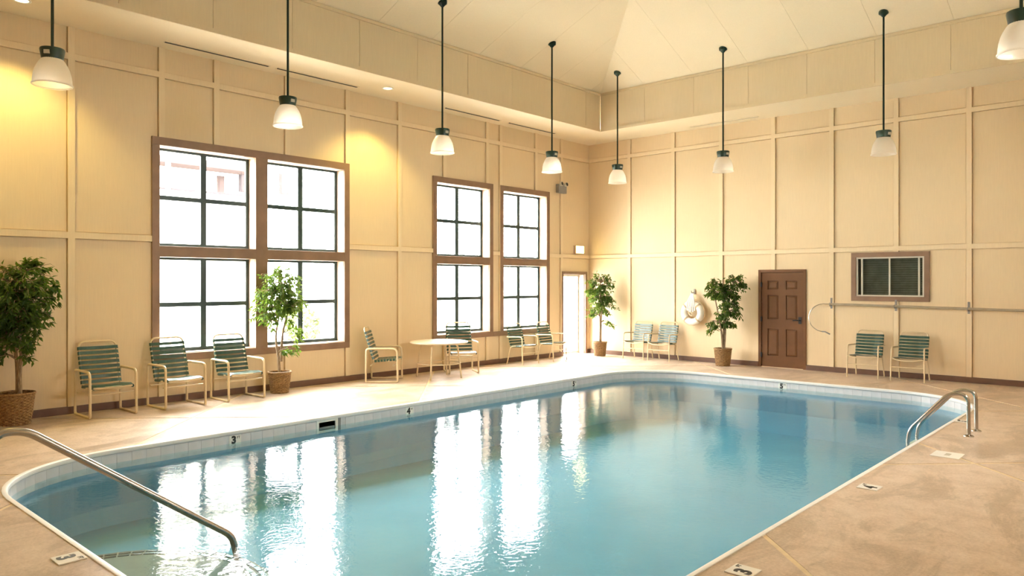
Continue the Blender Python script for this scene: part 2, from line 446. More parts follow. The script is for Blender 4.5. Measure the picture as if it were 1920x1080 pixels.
# ------------------------------------------------------------------ ceiling
def ceiling():
    c = bmesh.new()
    box(c, 0, RX, RY, RY + S, H, H + 0.04); box(c, 0, RX, -S, 0, H, H + 0.04)
    box(c, 0, S, RY + S, -S, H, H + 0.04); box(c, RX - S, RX, RY + S, -S, H, H + 0.04)
    root = struct(from_bm('ceiling', c, 'ceil'), 'cream soffit ring and hipped ceiling over the pool', 'ceiling')
    x0, x1, y0, y1 = S, RX - S, RY + S, -S
    # fascia panels round the raised tray
    def fascia(fixed, horiz, lo, hi, inward, cuts):
        cc = [lo] + [q for q in cuts if lo + 0.05 < q < hi - 0.05] + [hi]
        for A, B in zip(cc, cc[1:]):
            A2 = A + 0.003; B2 = B - 0.003
            if horiz: b = (A2, B2, fixed, fixed - inward * 0.04, H, HT)
            else: b = (fixed, fixed - inward * 0.04, A2, B2, H, HT)
            boxes('fascia_panel', [b], 'fascia', root)
    fascia(x0, False, y0, y1, 1, [-15.2 + 1.22 * k for k in range(12)] + [])
    fascia(x1, False, y0, y1, -1, [-15.2 + 1.22 * k for k in range(12)])
    fascia(y1, True, x0, x1, -1, [2.40, 3.58, 4.76, 5.90, 7.08, 8.25, 9.43])
    fascia(y0, True, x0, x1, 1, [2.40, 3.58, 4.76, 5.90, 7.08, 8.25, 9.43])
    for z0, z1, t in ((H - 0.012, H + 0.05, 0.022), (HT - 0.05, HT, 0.03)):
        boxes('fascia_trim', [(x0 - 0.0, x0 + t, y0, y1, z0, z1)], 'fascia', root)
        boxes('fascia_trim', [(x1 - t, x1, y0, y1, z0, z1)], 'fascia', root)
        boxes('fascia_trim', [(x0 + t, x1 - t, y1 - t, y1, z0, z1)], 'fascia', root)
        boxes('fascia_trim', [(x0 + t, x1 - t, y0, y0 + t, z0, z1)], 'fascia', root)
    # hipped slopes cut into panels
    half = (x1 - x0) / 2; xr = (x0 + x1) / 2; zr = HT + SLOPE * half
    A, B, C_, D = (x0, y0), (x0, y1), (x1, y1), (x1, y0); P, Q = (xr, y0 + half), (xr, y1 - half)
    def z_at(x, y): return HT + SLOPE * min(x - x0, x1 - x, y - y0, y1 - y)
    def clip(poly, ax, val, keep_gt):
        out = []
        for i, p in enumerate(poly):
            q = poly[(i + 1) % len(poly)]
            ip = (p[ax] >= val) if keep_gt else (p[ax] <= val); iq = (q[ax] >= val) if keep_gt else (q[ax] <= val)
            if ip: out.append(p)
            if ip != iq:
                t = (val - p[ax]) / (q[ax] - p[ax]); out.append((p[0] + t * (q[0] - p[0]), p[1] + t * (q[1] - p[1])))
        return out
    for poly, ax in (([A, P, Q, B], 1), ([D, P, Q, C_], 1), ([B, Q, C_], 0), ([A, P, D], 0)):
        lo = min(p[ax] for p in poly); hi = max(p[ax] for p in poly)
        cuts = [lo]; v = lo + 1.17 - (0.05 if ax else 0)
        while v < hi - 0.1: cuts.append(v); v += 1.18
        cuts.append(hi)
        for a, b in zip(cuts, cuts[1:]):
            q = clip(clip(poly, ax, a + 0.002 * (a > lo), True), ax, b - 0.002 * (b < hi), False)
            if len(q) < 3: continue
            pts = [Vector((x, y, z_at(x, y))) for x, y in q]
            bm = bmesh.new(); poly_prism(bm, pts, Vector((0, 0, 0.05)))
            from_bm('ceiling_panel', bm, 'ceil', root)
    # weather roof above, closing the seams
    bm = bmesh.new(); e = 0.6; zb = HT + 0.12
    vs = [bm.verts.new(p) for p in ((-e, RY - e, H + 0.35), (-e, e, H + 0.35), (RX + e, e, H + 0.35), (RX + e, RY - e, H + 0.35), (xr, y0 + half, zr + 0.5), (xr, y1 - half, zr + 0.5))]
    for f in ((0, 4, 5, 1), (3, 2, 5, 4), (1, 5, 2), (0, 3, 4)): bm.faces.new([vs[i] for i in f])
    from_bm('roof_deck', bm, 'fascia', root)
ceiling()

# slot diffusers along the window-wall soffit
for i, (a, b, lab) in enumerate(((-10.59, -8.98, 'dark slot air diffuser in the soffit above the left pair of big windows'),
                                 (-8.82, -7.28, 'dark slot air diffuser in the soffit right of the first long one'),
                                 (-5.17, -3.63, 'dark slot air diffuser in the soffit above the first narrow window'),
                                 (-3.32, -1.77, 'dark slot air diffuser in the soffit nearest the room corner'))):
    o = boxes('slot_diffuser', [(0.31, 0.37, a, b, H - 0.010, H - 0.0005)], 'dark', bevel=0.0)
    boxes('slot_flange', [(0.295, 0.31, a - 0.015, b + 0.015, H - 0.012, H - 0.0005), (0.37, 0.385, a - 0.015, b + 0.015, H - 0.012, H - 0.0005)], 'ceil', o)
    tag(o, lab, 'air vent', 'slot diffusers in the soffit')

o = boxes('slot_diffuser', [(3.0, 4.55, -0.335, -0.30, H - 0.010, H - 0.0005)], 'greypl')
boxes('slot_flange', [(2.985, 4.565, -0.35, -0.335, H - 0.012, H - 0.0005), (2.985, 4.565, -0.30, -0.285, H - 0.012, H - 0.0005)], 'ceil', o)
tag(o, 'thin slot air diffuser in the soffit above the life ring and forked ficus', 'air vent', 'slot diffusers in the soffit')

# ------------------------------------------------------------------ windows
def window(name, wl, op, cas, units_a, units_z, label, dark=False):
    """op opening, cas casing outline; units_a / units_z: intervals of the window units"""
    root = empty(name, WALL[wl]((op[0] + op[1]) / 2, op[2], 0)); struct(root, label, 'window')
    root.matrix_world  # parented children are given world coordinates relative to root
    off = Vector(root.location)
    def part(n, lst, mat, par=None, bevel=0.0):
        o = boxes(n, [(b[0] - off.x, b[1] - off.x, b[2] - off.y, b[3] - off.y, b[4] - off.z, b[5] - off.z) for b in lst], mat, par or root, bevel)
        return o
    B = lambda *q: wbox(wl, *q)
    a0, a1, z0, z1 = op; c0, c1, cz0, cz1 = cas
    part('casing', [B(c0, c1, z1 - 0.01, cz1, 0, 0.034)], 'brown', bevel=0.004)
    part('casing', [B(c0, c1, cz0, z0 + 0.01, 0, 0.034)], 'brown', bevel=0.004)
    part('casing', [B(c0, a0 + 0.01, z0 + 0.01, z1 - 0.01, 0, 0.034)], 'brown', bevel=0.004)
    part('casing', [B(a1 - 0.01, c1, z0 + 0.01, z1 - 0.01, 0, 0.034)], 'brown', bevel=0.004)
    dep = -0.24
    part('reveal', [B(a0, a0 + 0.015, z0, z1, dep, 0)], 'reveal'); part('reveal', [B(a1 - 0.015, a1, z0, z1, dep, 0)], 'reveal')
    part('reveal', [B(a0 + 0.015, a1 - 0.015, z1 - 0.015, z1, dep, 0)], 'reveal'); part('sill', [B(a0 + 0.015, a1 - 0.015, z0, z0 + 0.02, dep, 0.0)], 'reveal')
    for (p, q), (r, s) in zip(units_a, units_a[1:]):
        part('mullion', [B(q, r, z0 + 0.01, z1 - 0.01, -0.02, 0.034)], 'brown', bevel=0.004)
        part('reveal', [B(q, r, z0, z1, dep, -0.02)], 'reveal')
    for (p, q), (r, s) in zip(units_z, units_z[1:]):
        for ua in units_a:
            part('transom', [B(ua[0] - 0.01, ua[1] + 0.01, q, r, -0.02, 0.032)], 'brown', bevel=0.004)
            part('reveal', [B(ua[0], ua[1], q, r, dep, -0.02)], 'reveal')
    fd0, fd1 = -0.235, -0.195; fw = 0.052; mw = 0.045
    for p, q in units_a:
        for r, s in units_z:
            sash = part('sash', [B(p, q, r, r + fw, fd0, fd1), B(p, q, s - fw * 0.7, s, fd0, fd1), B(p, p + fw, r + fw, s - fw * 0.7, fd0, fd1), B(q - fw, q, r + fw, s - fw * 0.7, fd0, fd1)], 'sash')
            ma, mz = (p + q) / 2, (r + s) / 2
            part('muntin', [B(ma - mw, ma + mw, r + fw, s - fw * 0.7, fd0 + 0.002, fd1 - 0.002)], 'sash', sash)
            part('meeting_rail', [B(p + fw, ma - mw, mz - mw * .75, mz + mw * .75, fd0 + 0.002, fd1 - 0.002), B(ma + mw, q - fw, mz - mw * .75, mz + mw * .75, fd0 + 0.002, fd1 - 0.002)], 'sash', sash)
            for (x0, x1) in ((p + fw, ma - mw), (ma + mw, q - fw)):
                for (y0, y1) in ((r + fw, mz - mw * .75), (mz + mw * .75, s - fw * .7)):
                    part('pane', [B(x0, x1, y0, y1, fd0 + 0.018, fd0 + 0.022)], 'glass', sash)
    return root

ZU2 = [(0.72, 2.14), (2.30, 3.765)]
window('window_1', 'left', W1, C1, [(-10.535, -9.03), (-8.82, -7.335)], ZU2, 'large brown-framed double window of sixteen panes behind the chairs')
window('window_2', 'left', W2, C2, [(-5.115, -3.615)], ZU2, 'tall narrow brown-framed window of eight panes behind the round table')
window('window_3', 'left', W3, C3, [(-3.165, -1.695)], ZU2, 'tall narrow brown-framed window of eight panes nearest the glass door')
tr = boxes('trim_1', [wbox('left', C2[1], C3[0], C2[2], W2[2], 0, 0.034)], 'brown'); struct(tr, 'short brown sill board joining the two narrow windows', 'trim')
for i, (op, cs) in enumerate(zip(WR, CR)):
    m = (op[0] + op[1]) / 2
    window('window_%d' % (5 + i), 'right', op, cs, [(op[0] + 0.015, m - 0.06), (m + 0.06, op[1] - 0.015)], [(op[2] + 0.02, op[3] - 0.015)], 'high brown-framed window in the right wall')

# back wall office window
def office_window():
    root = empty('window_4', (6.98, 0, 1.5)); struct(root, 'small dark sliding window with brown trim on the back wall', 'window')
    def part(n, lst, mat, par=None, bevel=0.0):
        return boxes(n, [(b[0] - 6.98, b[1] - 6.98, b[2], b[3], b[4] - 1.5, b[5] - 1.5) for b in lst], mat, par or root, bevel)
    B = lambda *q: wbox('back', *q)
    a0, a1, z0, z1 = W4; c0, c1, q0, q1 = C4
    part('casing', [B(c0, c1, z1, q1, 0, 0.03)], 'brown', bevel=0.004); part('casing', [B(c0, c1, q0, z0, 0, 0.03)], 'brown', bevel=0.004)
    part('casing', [B(c0, a0, z0, z1, 0, 0.03)], 'brown', bevel=0.004); part('casing', [B(a1, c1, z0, z1, 0, 0.03)], 'brown', bevel=0.004)
    w = 0.028
    fr = part('window_frame', [B(a0, a1, z1 - w, z1, -0.05, 0.012), B(a0, a1, z0, z0 + w, -0.05, 0.012), B(a0, a0 + w, z0 + w, z1 - w, -0.05, 0.012), B(a1 - w, a1, z0 + w, z1 - w, -0.05, 0.012)], 'frame_white')
    for a in (a0 + 0.10, (a0 + a1) / 2, a1 - 0.09):
        part('stile', [B(a - 0.014, a + 0.014, z0 + w, z1 - w, -0.04, 0.0)], 'frame_white', fr)
    m = (a0 + a1) / 2
    part('pane', [B(a0 + w, m - 0.014, z0 + w, z1 - w, -0.030, -0.026)], 'darkglass'); part('pane', [B(m + 0.014, a1 - w, z0 + w, z1 - w, -0.022, -0.018)], 'darkglass')
    n = 16
    for k in range(n):
        z = z0 + w + (z1 - z0 - 2 * w) * (k + 0.5) / n
        part('blind_slat', [B(a0 + w, a1 - w, z - 0.019, z + 0.019, -0.075 - 0.004 * (k % 2), -0.07 - 0.004 * (k % 2))], 'slat')
    part('backing', [B(a0 - 0.05, a1 + 0.05, z0 - 0.05, z1 + 0.05, -0.30, -0.255)], 'dark')
office_window()

# ------------------------------------------------------------------ doors
def glass_door():
    root = empty('door_1', (0, -0.61, 0)); struct(root, 'bright glass door in the corner of the window wall', 'door')
    def part(n, lst, mat, par=None, bevel=0.0):
        return boxes(n, [(b[0], b[1], b[2] + 0.61, b[3] + 0.61, b[4], b[5]) for b in lst], mat, par or root, bevel)
    B = lambda *q: wbox('left', *q)
    a0, a1, z0, z1 = D1; c0, c1, _, q1 = CD1
    part('casing', [B(c0, a0, 0, q1, -0.02, 0.03)], 'brown', bevel=0.004); part('casing', [B(a1, c1, 0, q1, -0.02, 0.03)], 'brown', bevel=0.004)
    part('casing', [B(a0, a1, z1, q1, -0.02, 0.03)], 'brown', bevel=0.004)
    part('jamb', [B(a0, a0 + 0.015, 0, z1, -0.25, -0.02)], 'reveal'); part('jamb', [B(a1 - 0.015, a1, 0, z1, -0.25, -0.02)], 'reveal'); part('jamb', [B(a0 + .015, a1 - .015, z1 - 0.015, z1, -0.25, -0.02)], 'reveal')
    lf = part('door_leaf', [B(a0 + .015, a1 - .015, 0.01, 0.06, -0.22, -0.18), B(a0 + .015, a1 - .015, z1 - 0.06, z1 - 0.015, -0.22, -0.18), B(a0 + .015, a0 + .05, 0.06, z1 - 0.06, -0.22, -0.18), B(a1 - .05, a1 - .015, 0.06, z1 - 0.06, -0.22, -0.18)], 'frame_white')
    part('pane', [B(a0 + .05, a1 - .05, 0.06, z1 - 0.06, -0.203, -0.197)], 'glass', lf)
    bm = bmesh.new(); tube(bm, [(-0.18, -0.30, 0.95), (-0.13, -0.30, 0.95), (-0.13, -0.30, 1.15), (-0.18, -0.30, 1.15)], 0.008, 6)
    from_bm('pull_handle', bm, 'frame_white', lf, True)
glass_door()

def panel_door():
    cx = 4.93
    root = empty('door_2', (cx, 0, 0)); struct(root, 'brown six-panel door on the back wall', 'door')
    def part(n, lst, mat, par=None, bevel=0.0):
        return boxes(n, [(b[0] - cx, b[1] - cx, b[2], b[3], b[4], b[5]) for b in lst], mat, par or root, bevel)
    B = lambda *q: wbox('back', *q)
    a0, a1, z0, z1 = D2
    part('casing', [B(4.43, a0, 0, 2.03, -0.02, 0.028)], 'door', bevel=0.004); part('casing', [B(a1, 5.43, 0, 2.03, -0.02, 0.028)], 'door', bevel=0.004)
    part('casing', [B(a0, a1, z1, 2.03, -0.02, 0.028)], 'door', bevel=0.004)
    # leaf made of stiles and rails around six panels
    cols = [(a0 + 0.13, a0 + 0.36), (a1 - 0.36, a1 - 0.13)]; rows = [(0.24, 0.80), (1.00, 1.50), (1.62, 1.80)]
    holes = [(c[0], c[1], r[0], r[1]) for c in cols for r in rows]
    leaf = part('door_leaf', [B(*q, -0.035, -0.002) for q in cut_rects(a0 + 0.004, a1 - 0.004, 0.008, z1 - 0.004, holes)] + [B(a0 + 0.004, a1 - 0.004, 0.008, z1 - 0.004, -0.045, -0.035)], 'door')
    for h in holes:
        bm = bmesh.new(); g = 0.012; b = 0.045
        def ring(a0_, a1_, b0_, b1_, d): return [bm.verts.new((x - cx, -d, z)) for x, z in ((a0_, b0_), (a1_, b0_), (a1_, b1_), (a0_, b1_))]
        r0 = ring(h[0] + g, h[1] - g, h[2] + g, h[3] - g, -0.030); r1 = ring(h[0] + g, h[1] - g, h[2] + g, h[3] - g, -0.020)
        r2 = ring(h[0] + b, h[1] - b, h[2] + b, h[3] - b, -0.006)
        for P, Q in ((r0, r1), (r1, r2)):
            for i in range(4): bm.faces.new((P[i], P[(i + 1) % 4], Q[(i + 1) % 4], Q[i]))
        bm.faces.new(r2); bm.faces.new(r0[::-1])
        from_bm('door_panel', bm, 'door', leaf)
    bm = bmesh.new(); tube(bm, [(a1 - 0.07 - cx, 0.0, 0.99), (a1 - 0.07 - cx, -0.055, 0.99)], 0.012, 8)
    tube(bm, fillet([(a1 - 0.07 - cx, -0.052, 0.99), (a1 - 0.13 - cx, -0.056, 0.995), (a1 - 0.20 - cx, -0.052, 0.985)], 0.02, 3), 0.011, 8)
    box(bm, a1 - 0.10 - cx, a1 - 0.04 - cx, -0.006, 0.002, 0.92, 1.06)
    h = from_bm('lever_handle', bm, 'black', leaf, True); h['label'] = 'dark lever handle'
    for z in (0.25, 1.0, 1.72): part('hinge', [B(a0 - 0.012, a0 + 0.016, z - 0.05, z + 0.05, -0.004, 0.032)], 'black')
    part('threshold', [B(a0, a1, 0.0, 0.008, -0.05, 0.02)], 'joint')
    part('backing', [B(a0 - 0.05, a1 + 0.05, 0, z1 + .05, -0.30, -0.255)], 'dark')
panel_door()

# ------------------------------------------------------------------ pool outline
PX0, PX1, PY0, PY1, PR = 2.72, 8.93, -13.40, -1.88, 1.30
def outline(inset=0.0, n=14, per=24):
    r = PR - inset; pts = []
    for cx, cy, a in ((PX0 + PR, PY0 + PR, PI), (PX1 - PR, PY0 + PR, 1.5 * PI), (PX1 - PR, PY1 - PR, 0), (PX0 + PR, PY1 - PR, 0.5 * PI)):
        for k in range(n + 1):
            t = a + k / n * PI / 2; pts.append((cx + r * math.cos(t), cy + r * math.sin(t)))
    return pts
def bridge(bm, A, B):
    n = len(A)
    for i in range(n): bm.faces.new((A[i], A[(i + 1) % n], B[(i + 1) % n], B[i]))

WATER_Z = -0.145
def floor_ring(bm, z):
    o = [bm.verts.new((x, y, z)) for x, y in outline(-0.004)]
    ed = [bm.edges.new((o[i], o[(i + 1) % len(o)])) for i in range(len(o))]
    q = [bm.verts.new((x, y, z)) for x, y in ((-0.25, RY - 0.25), (RX + 0.25, RY - 0.25), (RX + 0.25, 0.25), (-0.25, 0.25))]
    ed += [bm.edges.new((q[i], q[(i + 1) % 4])) for i in range(4)]
    bmesh.ops.triangle_fill(bm, use_beauty=True, use_dissolve=False, edges=ed)

def make_floor():
    bm = bmesh.new(); floor_ring(bm, -0.0045)
    r = bmesh.ops.extrude_face_region(bm, geom=bm.faces[:])
    bmesh.ops.translate(bm, verts=[v for v in r['geom'] if isinstance(v, bmesh.types.BMVert)], vec=(0, 0, -0.2))
    fl = struct(from_bm('floor', bm, 'joint'), 'pinkish tan concrete pool deck cut by diagonal joints', 'floor')
    bm = bmesh.new(); floor_ring(bm, 0.0)
    g = 0.021 * math.sqrt(2)
    lines = []
    for k in range(-6, 9): lines.append((Vector((1, 1, 0)), -1.15 + 4.03 * k))
    for k in range(-5, 7): lines.append((Vector((1, -1, 0)), 16.3 + 4.03 * k))
    for nrm, c in lines:
        for cc in (c - g, c + g):
            nn = nrm.normalized(); p = nn * (cc / math.sqrt(2))
            bmesh.ops.bisect_plane(bm, geom=bm.verts[:] + bm.edges[:] + bm.faces[:], dist=1e-5, plane_co=p, plane_no=nn)
    kill = []
    for f in bm.faces:
        c = f.calc_center_median()
        if any(abs(c.x * n_.x + c.y * n_.y - v) < g * 0.98 for n_, v in lines): kill.append(f)
    bmesh.ops.delete(bm, geom=kill, context='FACES')
    bm.faces.ensure_lookup_table(); seen = set()
    for f in bm.faces:
        if f.index in seen: continue
        stack = [f]; comp = []
        seen.add(f.index)
        while stack:
            q = stack.pop(); comp.append(q)
            for e in q.edges:
                for h in e.link_faces:
                    if h.index not in seen: seen.add(h.index); stack.append(h)
        if sum(q.calc_area() for q in comp) < 0.002: continue
        b2 = bmesh.new(); mp = {}
        for q in comp:
            vs = []
            for v in q.verts:
                if v.index not in mp: mp[v.index] = b2.verts.new(v.co)
                vs.append(mp[v.index])
            try: b2.faces.new(vs)
            except ValueError: pass
        r = bmesh.ops.extrude_face_region(b2, geom=b2.faces[:])
        bmesh.ops.translate(b2, verts=[v for v in r['geom'] if isinstance(v, bmesh.types.BMVert)], vec=(0, 0, -0.0042))
        from_bm('deck_slab', b2, 'deck', fl)
    bm.free()
    return fl
bmesh_index_fix = True
floor = make_floor()

def make_pool():
    zf = lambda y: -0.74 - 0.22 * (y + 13.4) / 11.5
    bm = bmesh.new(); rings = []
    for ins, z in ((0.0, -0.20), (0.0, -0.60), (0.12, None)):
        rings.append([bm.verts.new((x, y, zf(y) if z is None else z)) for x, y in outline(ins)])
    top = [bm.verts.new((x, y, -0.006)) for x, y in outline(0.0)]
    bridge(bm, top, rings[0]); bridge(bm, rings[0], rings[1]); bridge(bm, rings[1], rings[2])
    bm.faces.new(rings[2])
    pool = struct(from_bm('pool_basin', bm, 'plaster'), 'pale blue pool basin with rounded corners', 'pool')
    # grout backing band + coping
    bm = bmesh.new()
    prof = [(-0.006, -0.004), (-0.006, 0.006), (0.022, 0.008), (0.036, 0.0), (0.040, -0.018), (0.034, -0.038), (0.006, -0.042)]
    R = [[bm.verts.new((x, y, z)) for x, y in outline(i)] for i, z in prof]
    for A, B in zip(R, R[1:]): bridge(bm, A, B)
    from_bm('coping', bm, 'coping', pool, True)
    bm = bmesh.new()
    R = [[bm.verts.new((x, y, z)) for x, y in outline(i)] for i, z in ((0.004, -0.03), (0.004, -0.21))]
    bridge(bm, R[0], R[1]); from_bm('grout_band', bm, 'grout', pool)
    # individual waterline tiles
    pts = outline(0.008, n=40); L = []
    for i in range(len(pts)):
        a = Vector(pts[i]); b = Vector(pts[(i + 1) % len(pts)]); L.append((a, b, (b - a).length))
    tot = sum(l for _, _, l in L); N = round(tot / 0.152); step = tot / N
    bmt = bmesh.new(); box(bmt, -step / 2 + 0.0012, step / 2 - 0.0012, -0.004, 0.004, -0.165, -0.052)
    me = bpy.data.meshes.new('waterline_tile'); bmesh.ops.recalc_face_normals(bmt, faces=bmt.faces[:]); bmt.to_mesh(me); bmt.free()
    marks = [(2.72, -10.78), (2.72, -8.10), (2.72, -4.17), (5.716, -1.88)]
    d = step / 2; i = 0; acc = 0
    for k in range(N):
        while acc + L[i][2] < d: acc += L[i][2]; i += 1
        a, b, l = L[i]; p = a + (b - a) * ((d - acc) / l); t = (b - a).normalized()
        d += step
        if abs(p.x - 2.72) < 0.05 and abs(p.y + 9.5) < 0.24: continue
        if any((p - Vector(m)).length < 0.075 for m in marks): pass
        o = new_obj('waterline_tile', me, 'tile', pool)
        o.location = (p.x, p.y, 0); o.rotation_euler = (0, 0, math.atan2(t.y, t.x))
    # semicircular entry steps with dark nosing tiles
    cx, cy = 6.0, PY0
    for R_, z in ((1.40, -0.52), (1.07, -0.31)):
        bm = bmesh.new(); n = 36
        ring = [Vector((cx + R_ * math.cos(PI * k / n), cy + 0.005 + R_ * math.sin(PI * k / n), z)) for k in range(n + 1)]
        poly_prism(bm, ring, Vector((0, 0, -0.25 if z > -0.5 else -0.35)))
        st = from_bm('step', bm, 'tread', pool)
        for rr in (R_ - 0.018, R_ - 0.075):
            nt = 34
            for k in range(nt):
                a0 = PI * (k + 0.06) / nt; a1 = PI * (k + 0.94) / nt
                b2 = bmesh.new()
                q = [Vector((cx + r * math.cos(a), cy + 0.005 + r * math.sin(a), z + 0.004)) for r, a in ((rr - 0.032, a0), (rr, a0), (rr, a1), (rr - 0.032, a1))]
                poly_prism(b2, q, Vector((0, 0, -0.006)))
                from_bm('nosing_tile', b2, 'nosing', st)
    # water
    bm = bmesh.new(); bm.faces.new([bm.verts.new((x, y, WATER_Z)) for x, y in outline(0.005)])
    wt = from_bm('pool_water', bm, 'water')
    tag(wt, 'still blue-green pool water mirroring the windows', 'water', kind='stuff')
    return pool
pool = make_pool()

# ------------------------------------------------------------------ depth markers
TX = {}
def marker(loc, rot, num, label, w=0.17, h=0.165, wall=False):
    root = empty('depth_marker', loc); root.rotation_euler = rot
    t = 0.008
    bm = bmesh.new(); box(bm, -w / 2, w / 2, -h / 2, h / 2, 0, t); from_bm('marker_tile', bm, 'white', root, bevel=0.002)
    me = text_mesh(num, 0.140 if not wall else 0.118, 0.0008, 0.0065); o = new_obj('numeral', me, 'black', root); o.location = (-0.018, -0.015 if not wall else -0.0, t + 0.0008)
    me = text_mesh('FT', 0.038, 0.0008, 0.0006); o = new_obj('unit_letters', me, 'black', root); o.location = (w / 2 - 0.034, h / 2 - 0.032, t + 0.0008)
    tag(root, label, 'depth marker', 'depth markers round the pool')
marker((5.84, -13.505, 0.0), (0, 0, 0), '3', 'white 3 FT deck tile beside the sloping handrail')
marker((9.10, -8.31, 0.0), (0, 0, PI / 2), '4', 'white 4 FT deck tile on the right-hand deck')
marker((9.12, -10.81, 0.0), (0, 0, PI / 2), '3', 'white 3 FT deck tile on the right-hand deck at the bottom')
marker((9.01, -4.29, 0.0), (0, 0, PI / 2), '5', 'small 5 FT deck tile just behind the pool ladder', 0.15, 0.15)
for (a, n, lab) in ((-10.78, '3', 'white 3 FT waterline tile below the left window'), (-8.10, '4', 'white 4 FT waterline tile right of the skimmer'), (-4.17, '5', 'white 5 FT waterline tile at the far end of the long pool edge')):
    marker((PX0 + 0.0105, a, -0.11), (PI / 2, 0, PI / 2), n, lab, 0.15, 0.115, True)
marker((5.716, PY1 - 0.0105, -0.11), (PI / 2, 0, 0), '5', 'white 5 FT waterline tile on the far short pool edge', 0.15, 0.115, True)
bm = bmesh.new(); box(bm, -0.13, 0.13, -0.145, 0.145, 0, 0.007)
o = from_bm('warning_tile', bm, 'white', bevel=0.002); o.location = (9.31, -6.50, 0)
boxes('faded_print', [(-0.02, 0.03, -0.06, 0.06, 0.007, 0.0075)], 'smudge', o)
tag(o, 'blank white deck tile with faded print near the ladder', 'deck tile')

# skimmer
def skimmer():
    root = empty('pool_skimmer', (PX0, -9.50, -0.115))
    bm = bmesh.new()
    for b in ((0.0, 0.02, -0.165, 0.165, 0.045, 0.075), (0, 0.02, -0.165, 0.165, -0.095, -0.06), (0, 0.02, -0.165, -0.125, -0.06, 0.045), (0, 0.02, 0.125, 0.165, -0.06, 0.045)): box(bm, *b)
    from_bm('faceplate', bm, 'white', root, bevel=0.003)
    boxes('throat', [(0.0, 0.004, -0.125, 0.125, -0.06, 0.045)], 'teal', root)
    boxes('weir_flap', [(0.004, 0.014, -0.115, 0.115, -0.055, -0.018)], 'greypl', root)
    boxes('side_strip', [(0.0, 0.012, 0.18, 0.215, -0.09, 0.07)], 'greypl', root)
    tag(root, 'white framed skimmer opening in the pool wall', 'skimmer')
skimmer()

# ------------------------------------------------------------------ steel rails
def handrail():
    root = empty('pool_handrail', (6.0, -13.98, 0))
    def P(y, z): return (0, y + 13.98, z)
    pts = fillet([P(-13.98, 0.0), P(-13.95, 0.885), P(-13.79, 0.885), P(-12.49, -0.07), P(-12.43, -0.33)], [0, 0.10, 0.10, 0.07, 0], 7)
    tube_obj('rail', pts, 0.024, 'steel', root, 12)
    lathe_obj('escutcheon', [(0.06, 0.0), (0.058, 0.008), (0.03, 0.018)], 'steel', root, 16, (0, 0, 0), cap0=True, cap1=True)
    tag(root, 'sloping stainless handrail running down into the pool steps', 'handrail')
handrail()
def ladder():
    root = empty('pool_ladder', (9.27, -5.07, 0))
    for yy in (-5.28, -4.87):
        y = yy + 5.07
        pts = fillet([(0, y, 0), (-0.005, y, 0.475), (-0.20, y, 0.475), (-0.615, y, 0.0), (-0.64, y, -0.15), (-0.64, y, -0.80)], [0, 0.16, 0.10, 0.08, 0.06, 0], 8)
        r = tube_obj('rail', pts, 0.021, 'steel', root, 12)
        lathe_obj('escutcheon', [(0.055, 0.0), (0.052, 0.008), (0.026, 0.02)], 'steel', r, 16, (0, y, 0), cap0=True, cap1=True)
    for z in (-0.19, -0.42, -0.65):
        boxes('tread', [(-0.66, -0.57, -0.21, 0.20, z - 0.03, z)], 'white', root, bevel=0.006)
    tag(root, 'stainless two-rail ladder at the right pool edge', 'pool ladder')
ladder()

# ------------------------------------------------------------------ pendants
def pendant():
    """origin at the bottom rim of the shade"""
    root = empty('pendant_lamp')
    prof = [(0.194, 0.0), (0.195, 0.012), (0.187, 0.026), (0.184, 0.07), (0.177, 0.12), (0.164, 0.17), (0.144, 0.215), (0.120, 0.255), (0.099, 0.283)]
    sh = lathe_obj('glass_shade', prof, 'shade', root, 64, mod=lambda j, k: 0.0028 * (k % 2) if j > 1 else 0)
    lathe_obj('shade_lip', [(0.188, -0.004), (0.199, -0.002), (0.200, 0.010), (0.190, 0.012)], 'shade', sh, 40)
    lathe_obj('housing', [(0.102, 0.275), (0.106, 0.29), (0.122, 0.38), (0.118, 0.395), (0.05, 0.405), (0.02, 0.41)], 'lampgreen', root, 28, cap0=True, cap1=True)
    boxes('name_plate', [(0.105, 0.124, -0.028, 0.028, 0.315, 0.355)], 'frame_white', root)
    lathe_obj('lamp_holder', [(0.03, 0.12), (0.045, 0.16), (0.04, 0.275)], 'white', root, 14, cap0=True, cap1=True)
    return root
PEND = pendant()
PZ = 3.90
def place_pendant(i, x, y, label):
    p = PEND if i == 0 else copy_tree(PEND)
    p.location = (x, y, PZ); p.rotation_euler = (0, 0, -0.75 + (i * 1.7) % 0.9)
    zc = HT + SLOPE * min(x - S, RX - S - x, -S - y, y - RY - S) - PZ
    tube_obj('rod', [(0, 0, 0.40), (0, 0, zc - 0.02)], 0.0155, 'lampgreen', p, 10)
    lathe_obj('ceiling_canopy', [(0.018, zc - 0.075), (0.030, zc - 0.065), (0.045, zc - 0.045), (0.076, zc - 0.022), (0.078, zc + 0.035)], 'lampgreen', p, 20, cap0=True, cap1=True)
    tag(p, label, 'pendant lamp', 'bell pendants round the pool')
LAMPS = [(2.02, -12.50, 'pendant with white bell shade farthest left, above the potted tree and single chair'),
         (2.02, -9.65, 'second pendant from the left, hanging above the large double window'),
         (2.02, -6.80, 'third pendant from the left, hanging before the first narrow window'),
         (2.02, -3.94, 'fourth pendant from the left, beside the twin-head emergency light'),
         (2.05, -1.75, 'smallest pendant, in front of the room corner'),
         (4.49, -1.75, 'pendant hanging in front of the back wall above the life ring'),
         (7.37, -1.75, 'pendant hanging in front of the back wall above the dark office window'),
         (9.98, -6.79, 'big near pendant cut off by the right picture edge')]
for i, (x, y, l) in enumerate(LAMPS): place_pendant(i, x, y, l)

